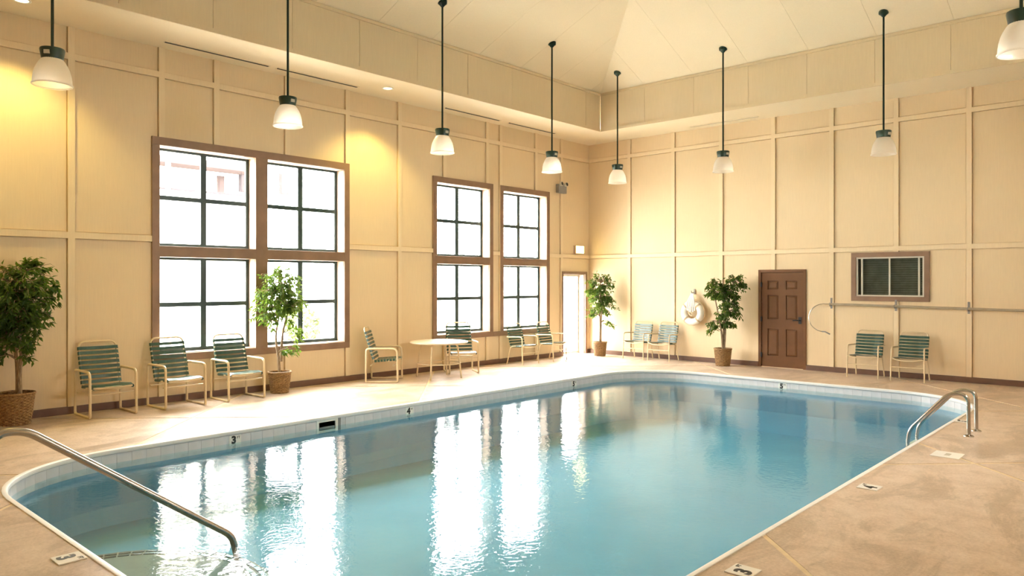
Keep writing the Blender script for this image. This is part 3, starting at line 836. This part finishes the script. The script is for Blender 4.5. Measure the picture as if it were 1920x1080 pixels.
# recessed downlights
def downlight(x, y, label, e):
    root = empty('recessed_downlight', (x, y, H))
    lathe_obj('trim_ring', [(0.075, -0.001), (0.10, -0.001), (0.102, -0.008), (0.085, -0.012), (0.075, -0.008)], 'white', root, 28)
    lathe_obj('lens', [(0.074, -0.002), (0.074, -0.005)], 'lens', root, 28, cap1=True, cap0=True)
    l = bpy.data.lights.new('downlight_lamp', 'SPOT'); l.energy = e; l.color = (1.0, 0.78, 0.25); l.spot_size = math.radians(118); l.spot_blend = 0.5; l.shadow_soft_size = 0.07
    lo = bpy.data.objects.new('downlight_lamp', l); COL.objects.link(lo); lo.location = (0, 0, -0.02); lo.parent = root
    lo.rotation_euler = (0, -math.radians(10), 0)
    tag(root, label, 'downlight', 'recessed lights in the soffit')
downlight(0.66, -6.86, 'lit recessed soffit light between the double window and the narrow windows', 150)
downlight(0.63, -12.43, 'lit recessed soffit light at the top left picture corner', 150)

# ------------------------------------------------------------------ exit sign, emergency light
def exit_sign():
    root = empty('exit_sign', (0, -0.46, 2.57))
    boxes('housing', [(0.0, 0.07, -0.17, 0.17, -0.10, 0.10)], 'reveal', root, bevel=0.006)
    boxes('lit_face', [(0.07, 0.078, -0.15, 0.15, -0.085, 0.085)], 'exitface', root)
    tag(root, 'glowing yellow sign box above the glass door', 'exit sign')
exit_sign()
def emergency_light():
    root = empty('emergency_light', (0.030, -1.20, 4.00))
    boxes('battery_box', [(0.0, 0.09, -0.155, 0.155, -0.11, 0.10)], 'greypl', root, bevel=0.008)
    for a in (-0.09, 0.09):
        h = lathe_obj('lamp_head', [(0.02, -0.05), (0.045, -0.03), (0.055, 0.02), (0.05, 0.03)], 'frame_white', root, 16, cap0=True, cap1=True)
        h.location = (0.12, a, 0.10); h.rotation_euler = (0, math.radians(80), 0)
        l2 = lathe_obj('lens', [(0.042, 0.031), (0.03, 0.038), (0.0005, 0.041)], 'black', h, 16)
    tag(root, 'grey twin-head emergency light high on the window wall', 'emergency light')
emergency_light()

# ------------------------------------------------------------------ chairs
def strap_mesh(half, w, t=0.004, rr=0.017):
    """band across x, width w along y, lying on z=0 side (outer side +z), wrapped round the rails at x=+-half"""
    path = [(-half + 0.004, -rr), (-half - rr * 0.8, -rr * 0.7), (-half - rr - 0.002, 0.0), (-half - rr * 0.6, rr), (-half + 0.03, rr + 0.002),
            (-half * 0.4, rr - 0.008), (half * 0.4, rr - 0.008), (half - 0.03, rr + 0.002), (half + rr * 0.6, rr), (half + rr + 0.002, 0), (half + rr * 0.8, -rr * 0.7), (half - 0.004, -rr)]
    bm = bmesh.new(); rows = []
    for i, (x, z) in enumerate(path):
        a = Vector(path[max(0, i - 1)]); b = Vector(path[min(len(path) - 1, i + 1)]); d = (b - a).normalized(); nx, nz = -d.y, d.x
        rows.append([bm.verts.new(p) for p in ((x, -w / 2, z), (x, w / 2, z), (x + nx * t, w / 2, z + nz * t), (x + nx * t, -w / 2, z + nz * t))])
    for A, B in zip(rows, rows[1:]):
        for k in range(4): bm.faces.new((A[k], A[(k + 1) % 4], B[(k + 1) % 4], B[k]))
    bm.faces.new(rows[0]); bm.faces.new(rows[-1][::-1])
    bmesh.ops.recalc_face_normals(bm, faces=bm.faces[:])
    me = bpy.data.meshes.new('strap'); bm.to_mesh(me); bm.free()
    return me

def straps(root, half, pts, n, w, me, name):
    """n straps spread along polyline pts (y,z) ; outer side faces the sitter"""
    P = [Vector(p) for p in pts]; seg = [(b - a).length for a, b in zip(P, P[1:])]; T = sum(seg)
    for k in range(n):
        d = T * (k + 0.5) / n
        for a, b, l in zip(P, P[1:], seg):
            if d <= l: break
            d -= l
        c = a + (b - a) * (d / l); t = (b - a).normalized()
        o = new_obj(name, me, 'vinyl', root)
        # local y -> along polyline t, local z -> normal towards sitter
        X = Vector((1, 0, 0)); Y = Vector((0, t.x, t.y)); Z = X.cross(Y)
        R = Matrix((X, Y, Z)).transposed().to_4x4()
        o.matrix_local = Matrix.Translation((0, c.x, c.y)) @ R

def chair_sled():
    root = empty('strap_armchair'); r = 0.0175
    for s in (-1, 1):
        pts = fillet([(s * 0.285, 0.28, 0.016), (s * 0.285, 0.27, 0.60), (s * 0.285, -0.27, 0.60), (s * 0.285, -0.28, 0.016)], [0.03, 0.085, 0.05, 0.03], 6, True)
        bm = bmesh.new(); tube(bm, pts, r, 8, True); from_bm('side_frame', bm, 'tan', root, True)
    h = 0.235
    seat = [(0.27, 0.385), (0.20, 0.405), (-0.14, 0.375)]; back = [(-0.16, 0.40), (-0.31, 0.905)]
    loop = [(h, 0.27, 0.39), (h, -0.15, 0.37), (h, -0.325, 0.96), (-h, -0.325, 0.96), (-h, -0.15, 0.37), (-h, 0.27, 0.39)]
    bm = bmesh.new(); tube(bm, fillet(loop, [0.02, 0.06, 0.09, 0.09, 0.06, 0.02], 6, True), 0.013, 8, True); from_bm('seat_frame', bm, 'tan', root, True)
    for y, z in ((0.20, 0.30), (-0.20, 0.30)):
        tube_obj('stretcher', [(-0.285, y, z), (0.285, y, z)], 0.011, 'tan', root, 8)
    for s in (-1, 1):
        tube_obj('seat_bracket', [(s * 0.285, 0.12, 0.385), (s * h, 0.12, 0.385)], 0.011, 'tan', root, 6)
        tube_obj('seat_bracket', [(s * 0.285, -0.25, 0.60), (s * h, -0.215, 0.60)], 0.011, 'tan', root, 6)
    me = strap_mesh(h, 0.043)
    straps(root, h, [(-0.14, 0.375), (0.20, 0.40), (0.285, 0.385)], 8, 0.046, me, 'seat_strap')
    straps(root, h, [(-0.303, 0.905), (-0.155, 0.40)], 8, 0.043, me, 'back_strap')
    return root

def chair_stack():
    root = empty('stacking_strap_chair'); r = 0.0125
    for s in (-1, 1):
        pts = fillet([(s * 0.275, 0.24, 0.0), (s * 0.265, 0.215, 0.60), (s * 0.255, -0.215, 0.585)], [0, 0.07, 0], 6)
        tube_obj('front_leg', pts, r, 'tan', root)
        tube_obj('rear_leg', fillet([(s * 0.25, -0.22, 0.0), (s * 0.235, -0.13, 0.38), (s * 0.235, 0.02, 0.395)], [0, 0.06, 0], 5), r, 'tan', root)
    h = 0.225
    loop = [(h, 0.235, 0.40), (h, -0.13, 0.375), (h, -0.25, 0.86), (-h, -0.25, 0.86), (-h, -0.13, 0.375), (-h, 0.235, 0.40)]
    bm = bmesh.new(); tube(bm, fillet(loop, [0, 0.06, 0.08, 0.08, 0.06, 0], 6), 0.012, 8); from_bm('seat_frame', bm, 'tan', root, True)
    tube_obj('front_bar', fillet([(-0.268, 0.225, 0.40), (-0.12, 0.25, 0.365), (0.12, 0.25, 0.365), (0.268, 0.225, 0.40)], 0.1, 5), 0.011, 'tan', root)
    tube_obj('stretcher', [(-0.272, 0.23, 0.245), (0.272, 0.23, 0.245)], 0.009, 'tan', root)
    me = strap_mesh(h, 0.043, rr=0.0155)
    straps(root, h, [(-0.13, 0.38), (0.23, 0.40)], 7, 0.043, me, 'seat_strap')
    straps(root, h, [(-0.232, 0.795), (-0.133, 0.395)], 7, 0.043, me, 'back_strap')
    return root

def place(proto, spots, group):
    for i, (x, y, facing, lab) in enumerate(spots):
        o = proto if i == 0 else copy_tree(proto)
        o.location = (x, y, 0); o.rotation_euler = (0, 0, math.radians(facing) - PI / 2)
        tag(o, lab, 'chair', group)
place(chair_sled(), [(0.40, -11.40, 0, 'green strap armchair standing alone beside the left potted tree'),
                     (0.41, -10.46, 2, 'middle green strap armchair of the row of three, under the left window edge'),
                     (0.42, -9.54, 0, 'green strap armchair next to the potted tree before the big window'),
                     (0.46, -6.78, 43, 'green strap armchair turned sideways on the left of the round table'),
                     (0.55, -4.96, -32, 'green strap armchair behind the right edge of the round table')], 'strap armchairs along the window wall')
place(chair_stack(), [(0.42, -3.00, 2, 'green strap chair under the last narrow window, left one of two'),
                      (0.44, -2.03, 6, 'green strap chair right beside the glass door'),
                      (1.68, -0.34, -90, 'green strap chair on the back wall beside the corner potted tree'),
                      (2.35, -0.34, -90, 'green strap chair on the back wall left of the life ring'),
                      (6.68, -0.36, -90, 'dark green strap chair under the left half of the office window'),
                      (7.44, -0.37, -90, 'dark green strap chair farthest right on the back wall')], 'stacking strap chairs')

# round table
def table():
    root = empty('round_table', (0.83, -5.80, 0))
    lathe_obj('table_top', [(0.0005, 0.640), (0.50, 0.640), (0.535, 0.648), (0.54, 0.66), (0.535, 0.672), (0.50, 0.677), (0.0005, 0.677)], 'table', root, 48)
    for k in range(4):
        a = math.radians(-62 + 90 * k) if k % 2 == 0 else math.radians(-62 + 90 * k)
        c, s = math.cos(a), math.sin(a)
        tube_obj('leg', fillet([(0.20 * c, 0.20 * s, 0.635), (0.36 * c, 0.36 * s, 0.62), (0.44 * c, 0.44 * s, 0.0)], [0, 0.05, 0], 5), 0.017, 'tan', root)
    ring = [(0.40 * math.cos(2 * PI * k / 32), 0.40 * math.sin(2 * PI * k / 32), 0.27) for k in range(32)]
    bm = bmesh.new(); tube(bm, ring, 0.009, 6, True); from_bm('brace_ring', bm, 'tan', root, True)
    tag(root, 'low round almond patio table with tube legs', 'table')
table()

# ------------------------------------------------------------------ potted ficus trees
RT = Vector((math.cos(YAW), math.sin(YAW), 0)); FW = Vector((-math.sin(YAW), math.cos(YAW), 0))
def tree(loc, pot_r, pot_h, trunks, lobes, nleaf, seed, label, limit, size=1.0):
    rnd = random.Random(seed)
    root = empty('potted_ficus', loc)
    rows = 22; prof = []
    for j in range(rows + 1):
        z = pot_h * j / rows; prof.append((pot_r * (0.80 + 0.20 * j / rows), z))
    bm = bmesh.new()
    lathe(bm, prof, 56, mod=lambda j, k: 0.006 * pot_r / 0.19 * (1 if ((k // 2) + j) % 2 else -1), cap0=True)
    bk = from_bm('basket', bm, 'wicker', root)
    ring = [(pot_r * math.cos(2 * PI * k / 40), pot_r * math.sin(2 * PI * k / 40), pot_h) for k in range(40)]
    bm = bmesh.new(); tube(bm, ring, 0.016, 8, True); from_bm('basket_rim', bm, 'wicker', bk, True)
    lathe_obj('soil', [(0.0005, pot_h - 0.02), (pot_r * 0.6, pot_h - 0.03), (pot_r * 0.95, pot_h - 0.045)], 'soil', bk, 24)
    def W(dr, df, z): return RT * dr + FW * df + Vector((0, 0, z))
    lim = lambda p: p
    def inside(p):
        q = p + Vector(loc)
        return (limit != 'left' or q.x > 0.05) and (limit != 'back' or q.y < -0.05)
    bmt = bmesh.new(); tops = []
    for tk in trunks:
        pts = [W(*q) for q in tk]; n = len(pts)
        sm = []
        for i in range(n - 1):
            for k in range(4):
                t = k / 4; p0 = pts[max(i - 1, 0)]; p1 = pts[i]; p2 = pts[i + 1]; p3 = pts[min(i + 2, n - 1)]
                sm.append(0.5 * ((2 * p1) + (p2 - p0) * t + (2 * p0 - 5 * p1 + 4 * p2 - p3) * t * t + (3 * p1 - p0 - 3 * p2 + p3) * t ** 3))
        sm.append(pts[-1]); m = len(sm)
        tube(bmt, sm, [0.026 * size * (1 - 0.72 * i / m) for i in range(m)], 8)
        tops += sm[m // 3:]
    tr_ = from_bm('trunk', bmt, 'bark', root, True)
    bl = bmesh.new(); bb = bmesh.new()
    tot = sum(l[3] * l[3] * l[4] for l in lobes)
    for (dr, df, z, rr, rz) in lobes:
        c = W(dr, df, z); cnt = int(nleaf * rr * rr * rz / tot); ntw = max(4, cnt // 11)
        for _ in range(ntw):
            for _try in range(12):
                u = Vector((rnd.gauss(0, 1), rnd.gauss(0, 1), rnd.gauss(0, 1))).normalized() * (rnd.random() ** 0.45)
                e = c + Vector((u.x * rr, u.y * rr, u.z * rz))
                if inside(e): break
            else: continue
            st = min(tops, key=lambda q: (q - e).length + max(0, q.z - e.z) * 0.6)
            mid = (st + e) / 2 + Vector((rnd.uniform(-.05, .05), rnd.uniform(-.05, .05), 0.07)) * min(1, (e - st).length * 3)
            path = [st, (st + mid) / 2 + Vector((0, 0, 0.02)), mid, e + Vector((0, 0, 0.015)), e + (e - mid).normalized() * 0.05 + Vector((0, 0, -0.03))]
            tube(bb, path, [0.007 * size, 0.006 * size, 0.0045 * size, 0.003, 0.0015], 5)
            axis = (path[-1] - path[2]).normalized()
            for k in range(16):
                t = rnd.random()
                p = path[2].lerp(path[-1], 0.25 + 0.75 * t) + Vector((rnd.gauss(0, .018), rnd.gauss(0, .018), rnd.gauss(0, .018)))
                d = (axis * 0.5 + Vector((rnd.gauss(0, .7), rnd.gauss(0, .7), rnd.gauss(-.35, .45)))).normalized()
                L = rnd.uniform(0.060, 0.095) * size; Wd = L * rnd.uniform(0.40, 0.5)
                sd = d.cross(Vector((rnd.gauss(0, .5), rnd.gauss(0, .5), 1))).normalized(); nn = sd.cross(d)
                if not inside(p + d * L): continue
                b0 = p; m1 = p + d * L * 0.4; tip = p + d * L - nn * L * 0.12
                v0 = bl.verts.new(b0); vt = bl.verts.new(tip); vm = bl.verts.new(m1 - nn * Wd * 0.12)
                va = bl.verts.new(m1 + sd * Wd / 2 + nn * Wd * 0.12); vb = bl.verts.new(m1 - sd * Wd / 2 + nn * Wd * 0.12)
                for f in ((v0, va, vm), (va, vt, vm), (v0, vm, vb), (vb, vm, vt)): bl.faces.new(f)
    from_bm('branches', bb, 'bark', root, True)
    me = bpy.data.meshes.new('foliage'); bl.to_mesh(me); bl.free()
    o = new_obj('foliage', me, 'leaf', root); o['kind'] = 'stuff'
    tag(root, label, 'potted tree', 'ficus trees in wicker baskets')

tree((0.33, -12.42, 0), 0.205, 0.385, [[(0.06, 0, 0.3), (0.05, 0, 0.6), (0.07, 0.0, 0.95), (0.0, 0, 1.35), (0.02, 0, 1.8)], [(0.01, 0.03, 0.3), (0.0, 0.03, 0.7), (-0.05, 0.03, 1.1), (-0.15, 0, 1.6)]],
     [(0.02, -0.02, 1.62, 0.44, 0.44), (-0.08, -0.03, 1.15, 0.36, 0.36), (0.22, 0.0, 1.95, 0.20, 0.16), (0.28, -0.02, 1.33, 0.20, 0.10), (0.18, -0.02, 0.88, 0.13, 0.13)], 2600, 3, 'dark leafy ficus in a big wicker basket at the left picture edge', 'left', 1.1)
tree((0.36, -8.80, 0), 0.175, 0.33, [[(0, 0, 0.28), (-0.02, 0, 0.55), (-0.06, 0, 0.9), (0.0, 0, 1.3), (0.03, 0, 1.8)], [(0.02, 0, 0.5), (0.05, 0, 0.95), (0.14, 0, 1.3)]],
     [(0.02, -0.05, 1.66, 0.36, 0.42), (-0.15, -0.05, 1.35, 0.27, 0.33), (0.20, -0.05, 1.42, 0.24, 0.3), (0.28, 0, 1.0, 0.15, 0.15), (0.20, 0, 0.72, 0.15, 0.10)], 1900, 7, 'sunlit bright green ficus in a wicker basket before the big double window', 'left')
tree((0.66, -0.45, 0), 0.165, 0.33, [[(0, 0, 0.28), (0.01, 0, 0.7), (0.0, 0, 1.2), (0.02, 0, 1.75)], [(0.02, 0.02, 0.28), (0.03, 0.02, 0.8), (0.08, 0, 1.4)]],
     [(0.02, -0.05, 1.62, 0.36, 0.40), (0.03, -0.05, 1.28, 0.38, 0.32), (-0.20, -0.02, 1.0, 0.17, 0.2), (0.24, 0, 0.78, 0.11, 0.10)], 1700, 11, 'ficus with round dense crown in a wicker basket in the room corner', 'back')
tree((3.84, -0.45, 0), 0.18, 0.36, [[(0, 0, 0.3), (-0.02, 0, 0.6), (-0.06, 0, 0.9), (-0.18, 0, 1.5), (-0.22, 0, 1.8)], [(0.02, 0, 0.3), (0.05, 0, 0.7), (0.08, 0, 1.1), (0.22, 0, 1.75)], [(0.0, 0.03, 0.3), (0.03, 0.03, 0.8), (0.05, 0.02, 1.5)]],
     [(-0.20, -0.05, 1.66, 0.24, 0.24), (0.26, -0.05, 1.76, 0.22, 0.24), (0.04, -0.05, 1.52, 0.28, 0.28), (0.12, -0.05, 1.14, 0.26, 0.28), (-0.22, -0.03, 0.84, 0.16, 0.16), (0.10, 0, 0.92, 0.16, 0.14)], 1900, 19, 'ficus with spreading forked crown in a wicker basket left of the brown door', 'back')

# ------------------------------------------------------------------ life ring and rescue pole
def life_ring():
    root = empty('life_ring', (2.94, -0.115, 1.09))
    R_, r_ = 0.205, 0.075
    bm = bmesh.new()
    ring = [(R_ * math.cos(2 * PI * k / 40), 0, R_ * math.sin(2 * PI * k / 40)) for k in range(40)]
    tube(bm, ring, r_, 16, True); from_bm('ring', bm, 'ring', root, True)
    for k in range(4):
        a = PI / 4 + k * PI / 2
        bm = bmesh.new()
        c = Vector((R_ * math.cos(a), 0, R_ * math.sin(a))); t = Vector((-math.sin(a), 0, math.cos(a)))
        for s in (-0.03, 0.03):
            pass
        e = Vector((math.cos(a), 0, math.sin(a))); lo = []
        for m in range(16):
            b = 2 * PI * m / 16; lo.append(c + (r_ + 0.003) * (math.cos(b) * e + math.sin(b) * Vector((0, 1, 0))))
        for sgn in (-1, 0, 1):
            tube(bm, [p + t * 0.012 * sgn for p in lo], 0.007, 6, True)
        from_bm('rope_band', bm, 'rope', root, True)
    bm = bmesh.new(); g = []
    for k in range(49):
        a = 2 * PI * k / 48 + PI / 4; sag = abs(math.sin(2 * (a - PI / 4))); rr = R_ + r_ + 0.008 + 0.018 * sag
        g.append((rr * math.cos(a), 0, rr * math.sin(a)))
    tube(bm, g[:-1], 0.006, 6, True); from_bm('grab_line', bm, 'rope', root, True)
    # throw rope bundled from the hook over the ring
    for k, (dx, dz) in enumerate(((-0.06, 0.0), (-0.03, -0.03), (0.0, -0.05), (0.03, -0.03), (0.06, 0.0))):
        tube_obj('rope_strand', fillet([(dx * 0.3, 0.0, 0.43), (dx * 0.8, -0.03, 0.34), (dx * 1.6, -0.085, 0.20), (dx * 1.4, -0.05, 0.05 + dz)], 0.06, 4), 0.016, 'ring', root, 8)
    bm = bmesh.new(); rnd = random.Random(5)
    co = [(0.075 * math.cos(0.55 * k) * (1 - k / 60), -0.02 - 0.0012 * k, -0.01 + 0.075 * math.sin(0.55 * k) * (1 - k / 60)) for k in range(40)]
    tube(bm, co, 0.009, 6); from_bm('rope_coil', bm, 'rope', root, True)
    bm = bmesh.new(); tube(bm, fillet([(0, 0.10, 0.45), (0, -0.03, 0.44), (0, -0.05, 0.49)], 0.02, 4), 0.009, 6); box(bm, -0.016, 0.016, 0.09, 0.10, 0.41, 0.53)
    h = from_bm('wall_hook', bm, 'greypl', root); h['label'] = 'grey metal hook'
    tag(root, 'white life ring with throw rope hung on the back wall', 'life ring')
life_ring()

def rescue_pole():
    root = empty('rescue_hook_pole', (5.95, -0.09, 1.34))
    dz = -0.016
    tube_obj('pole', [(0.0, 0, 0), (5.0, 0, 5.0 * dz)], 0.023, 'polegrey', root, 10)
    bm = bmesh.new()
    pts = [(0.05, 0, 0), (-0.1, 0, 0.0)]
    c = (-0.13, -0.27)
    for k in range(17):
        a = math.radians(95 + k * 11.3); pts.append((c[0] + 0.30 * math.cos(a), -0.006 * k * 0.6, c[1] + 0.275 * math.sin(a)))
    tube(bm, pts, 0.009, 8); from_bm('hook', bm, 'steel', root, True)
    tube_obj('hook_grip', [pts[-2], pts[-1], (pts[-1][0] + 0.09, pts[-1][1], pts[-1][2] - 0.045)], 0.013, 'greypl', root)
    tag(root, 'long rescue pole with curved hook on the back wall', 'rescue pole')
    for i, x in enumerate((5.93, 7.10, 8.28)):
        zz = 1.34 + dz * (x - 5.95)
        bm = bmesh.new()
        box(bm, -0.018, 0.018, -0.006, 0.0, -0.09, 0.12)
        tube(bm, fillet([(0, -0.004, -0.034), (0, -0.075, -0.036), (0, -0.105, -0.034), (0, -0.108, 0.03)], 0.02, 3), 0.007, 6)
        o = from_bm('pole_bracket', bm, 'greypl'); o.location = (x, -BT, zz)
        tag(o, ('dark bracket holding the hooked end of the rescue pole', 'dark pole bracket below the office window', 'dark pole bracket right of the last chair')[i], 'bracket', 'pole brackets')
rescue_pole()

# ------------------------------------------------------------------ outdoors
bm = bmesh.new()
for b in ((-60, -0.26, -70, 60, -0.06, -0.02),): box(bm, *b)
o = from_bm('pavement', bm, 'ground'); struct(o, 'pale pavement outside the windows', 'pavement')
bm = bmesh.new(); box(bm, RX + 0.26, 60, -70, 60, -0.06, -0.02)
o = from_bm('pavement', bm, 'ground'); struct(o, 'pale pavement behind the right wall', 'pavement')

def motel():
    X = -14.0
    root = empty('motel_building', (X, -4, 0))
    def part(n, lst, mat, par=None):
        return boxes(n, [(a, b, c + 4, d + 4, e, f) for a, b, c, d, e, f in lst], mat, par or root)
    part('wall', [(-8, 0, -16, -1.0, 0, 7.4)], 'siding')
    part('fascia', [(-0.1, 0.9, -16, -1.9, 5.62, 5.84)], 'redroof'); part('balcony_floor', [(0, 1.2, -16, -1.0, 2.9, 3.1)], 'siding')
    part('roof', [(-9, 1.3, -17, -0.6, 7.4, 7.7)], 'redroof')
    part('gutter', [(0.9, 1.0, -16, -1.9, 4.74, 4.80)], 'greypost')
    for k in range(5):
        y = -15.2 + 3.4 * k
        part('post', [(1.0, 1.12, y, y + 0.12, 0, 5.6)], 'siding')
    for (y, w, z0, z1, m) in ((-2.0, 0.42, 5.0, 5.75, 'greypost'), (-1.25, 0.36, 5.05, 5.7, 'redroof'), (-0.4, 0.4, 5.05, 5.85, 'redroof'), (-2.8, .25, 4.9, 5.5, 'redroof'), (-9.4, .9, 4.2, 5.3, 'greypost'), (-9.4, .9, 1, 2.3, 'siding')):
        f = part('window', [(0.0, 0.06, y, y + w, z0, z1)], m)
        part('pane', [(0.06, 0.07, y + 0.05, y + w - 0.05, z0 + 0.05, z1 - 0.05)], m, f)
    tag(root, 'pale two-storey building with red trim outside the windows', 'building')
motel()
def shrub(x, y, r, lab):
    rnd = random.Random(int(x * 10 + y)); bm = bmesh.new()
    for k in range(500):
        u = Vector((rnd.gauss(0, 1), rnd.gauss(0, 1), rnd.gauss(0, 1))).normalized() * r * rnd.uniform(0.6, 1)
        p = Vector((0, 0, r)) + Vector((u.x, u.y, u.z * 0.95)); s = 0.09
        d = Vector((rnd.gauss(0, 1), rnd.gauss(0, 1), rnd.gauss(0, 1))).normalized(); e = d.orthogonal().normalized()
        bm.faces.new([bm.verts.new(p + q) for q in (-d * s, e * s * .5, d * s, -e * s * .5)])
    o = from_bm('shrub', bm, 'shrub'); o.location = (x, y, -0.02); tag(o, lab, 'shrub')
shrub(-7.5, -3.5, 0.55, 'pale green shrub seen through the big left window')
# patio chair outside the glass door
oc = chair_stack(); oc.location = (-1.3, 0.30, -0.02); oc.rotation_euler = (0, 0, math.radians(10))
tag(oc, 'washed-out patio chair outside the glass door', 'chair')
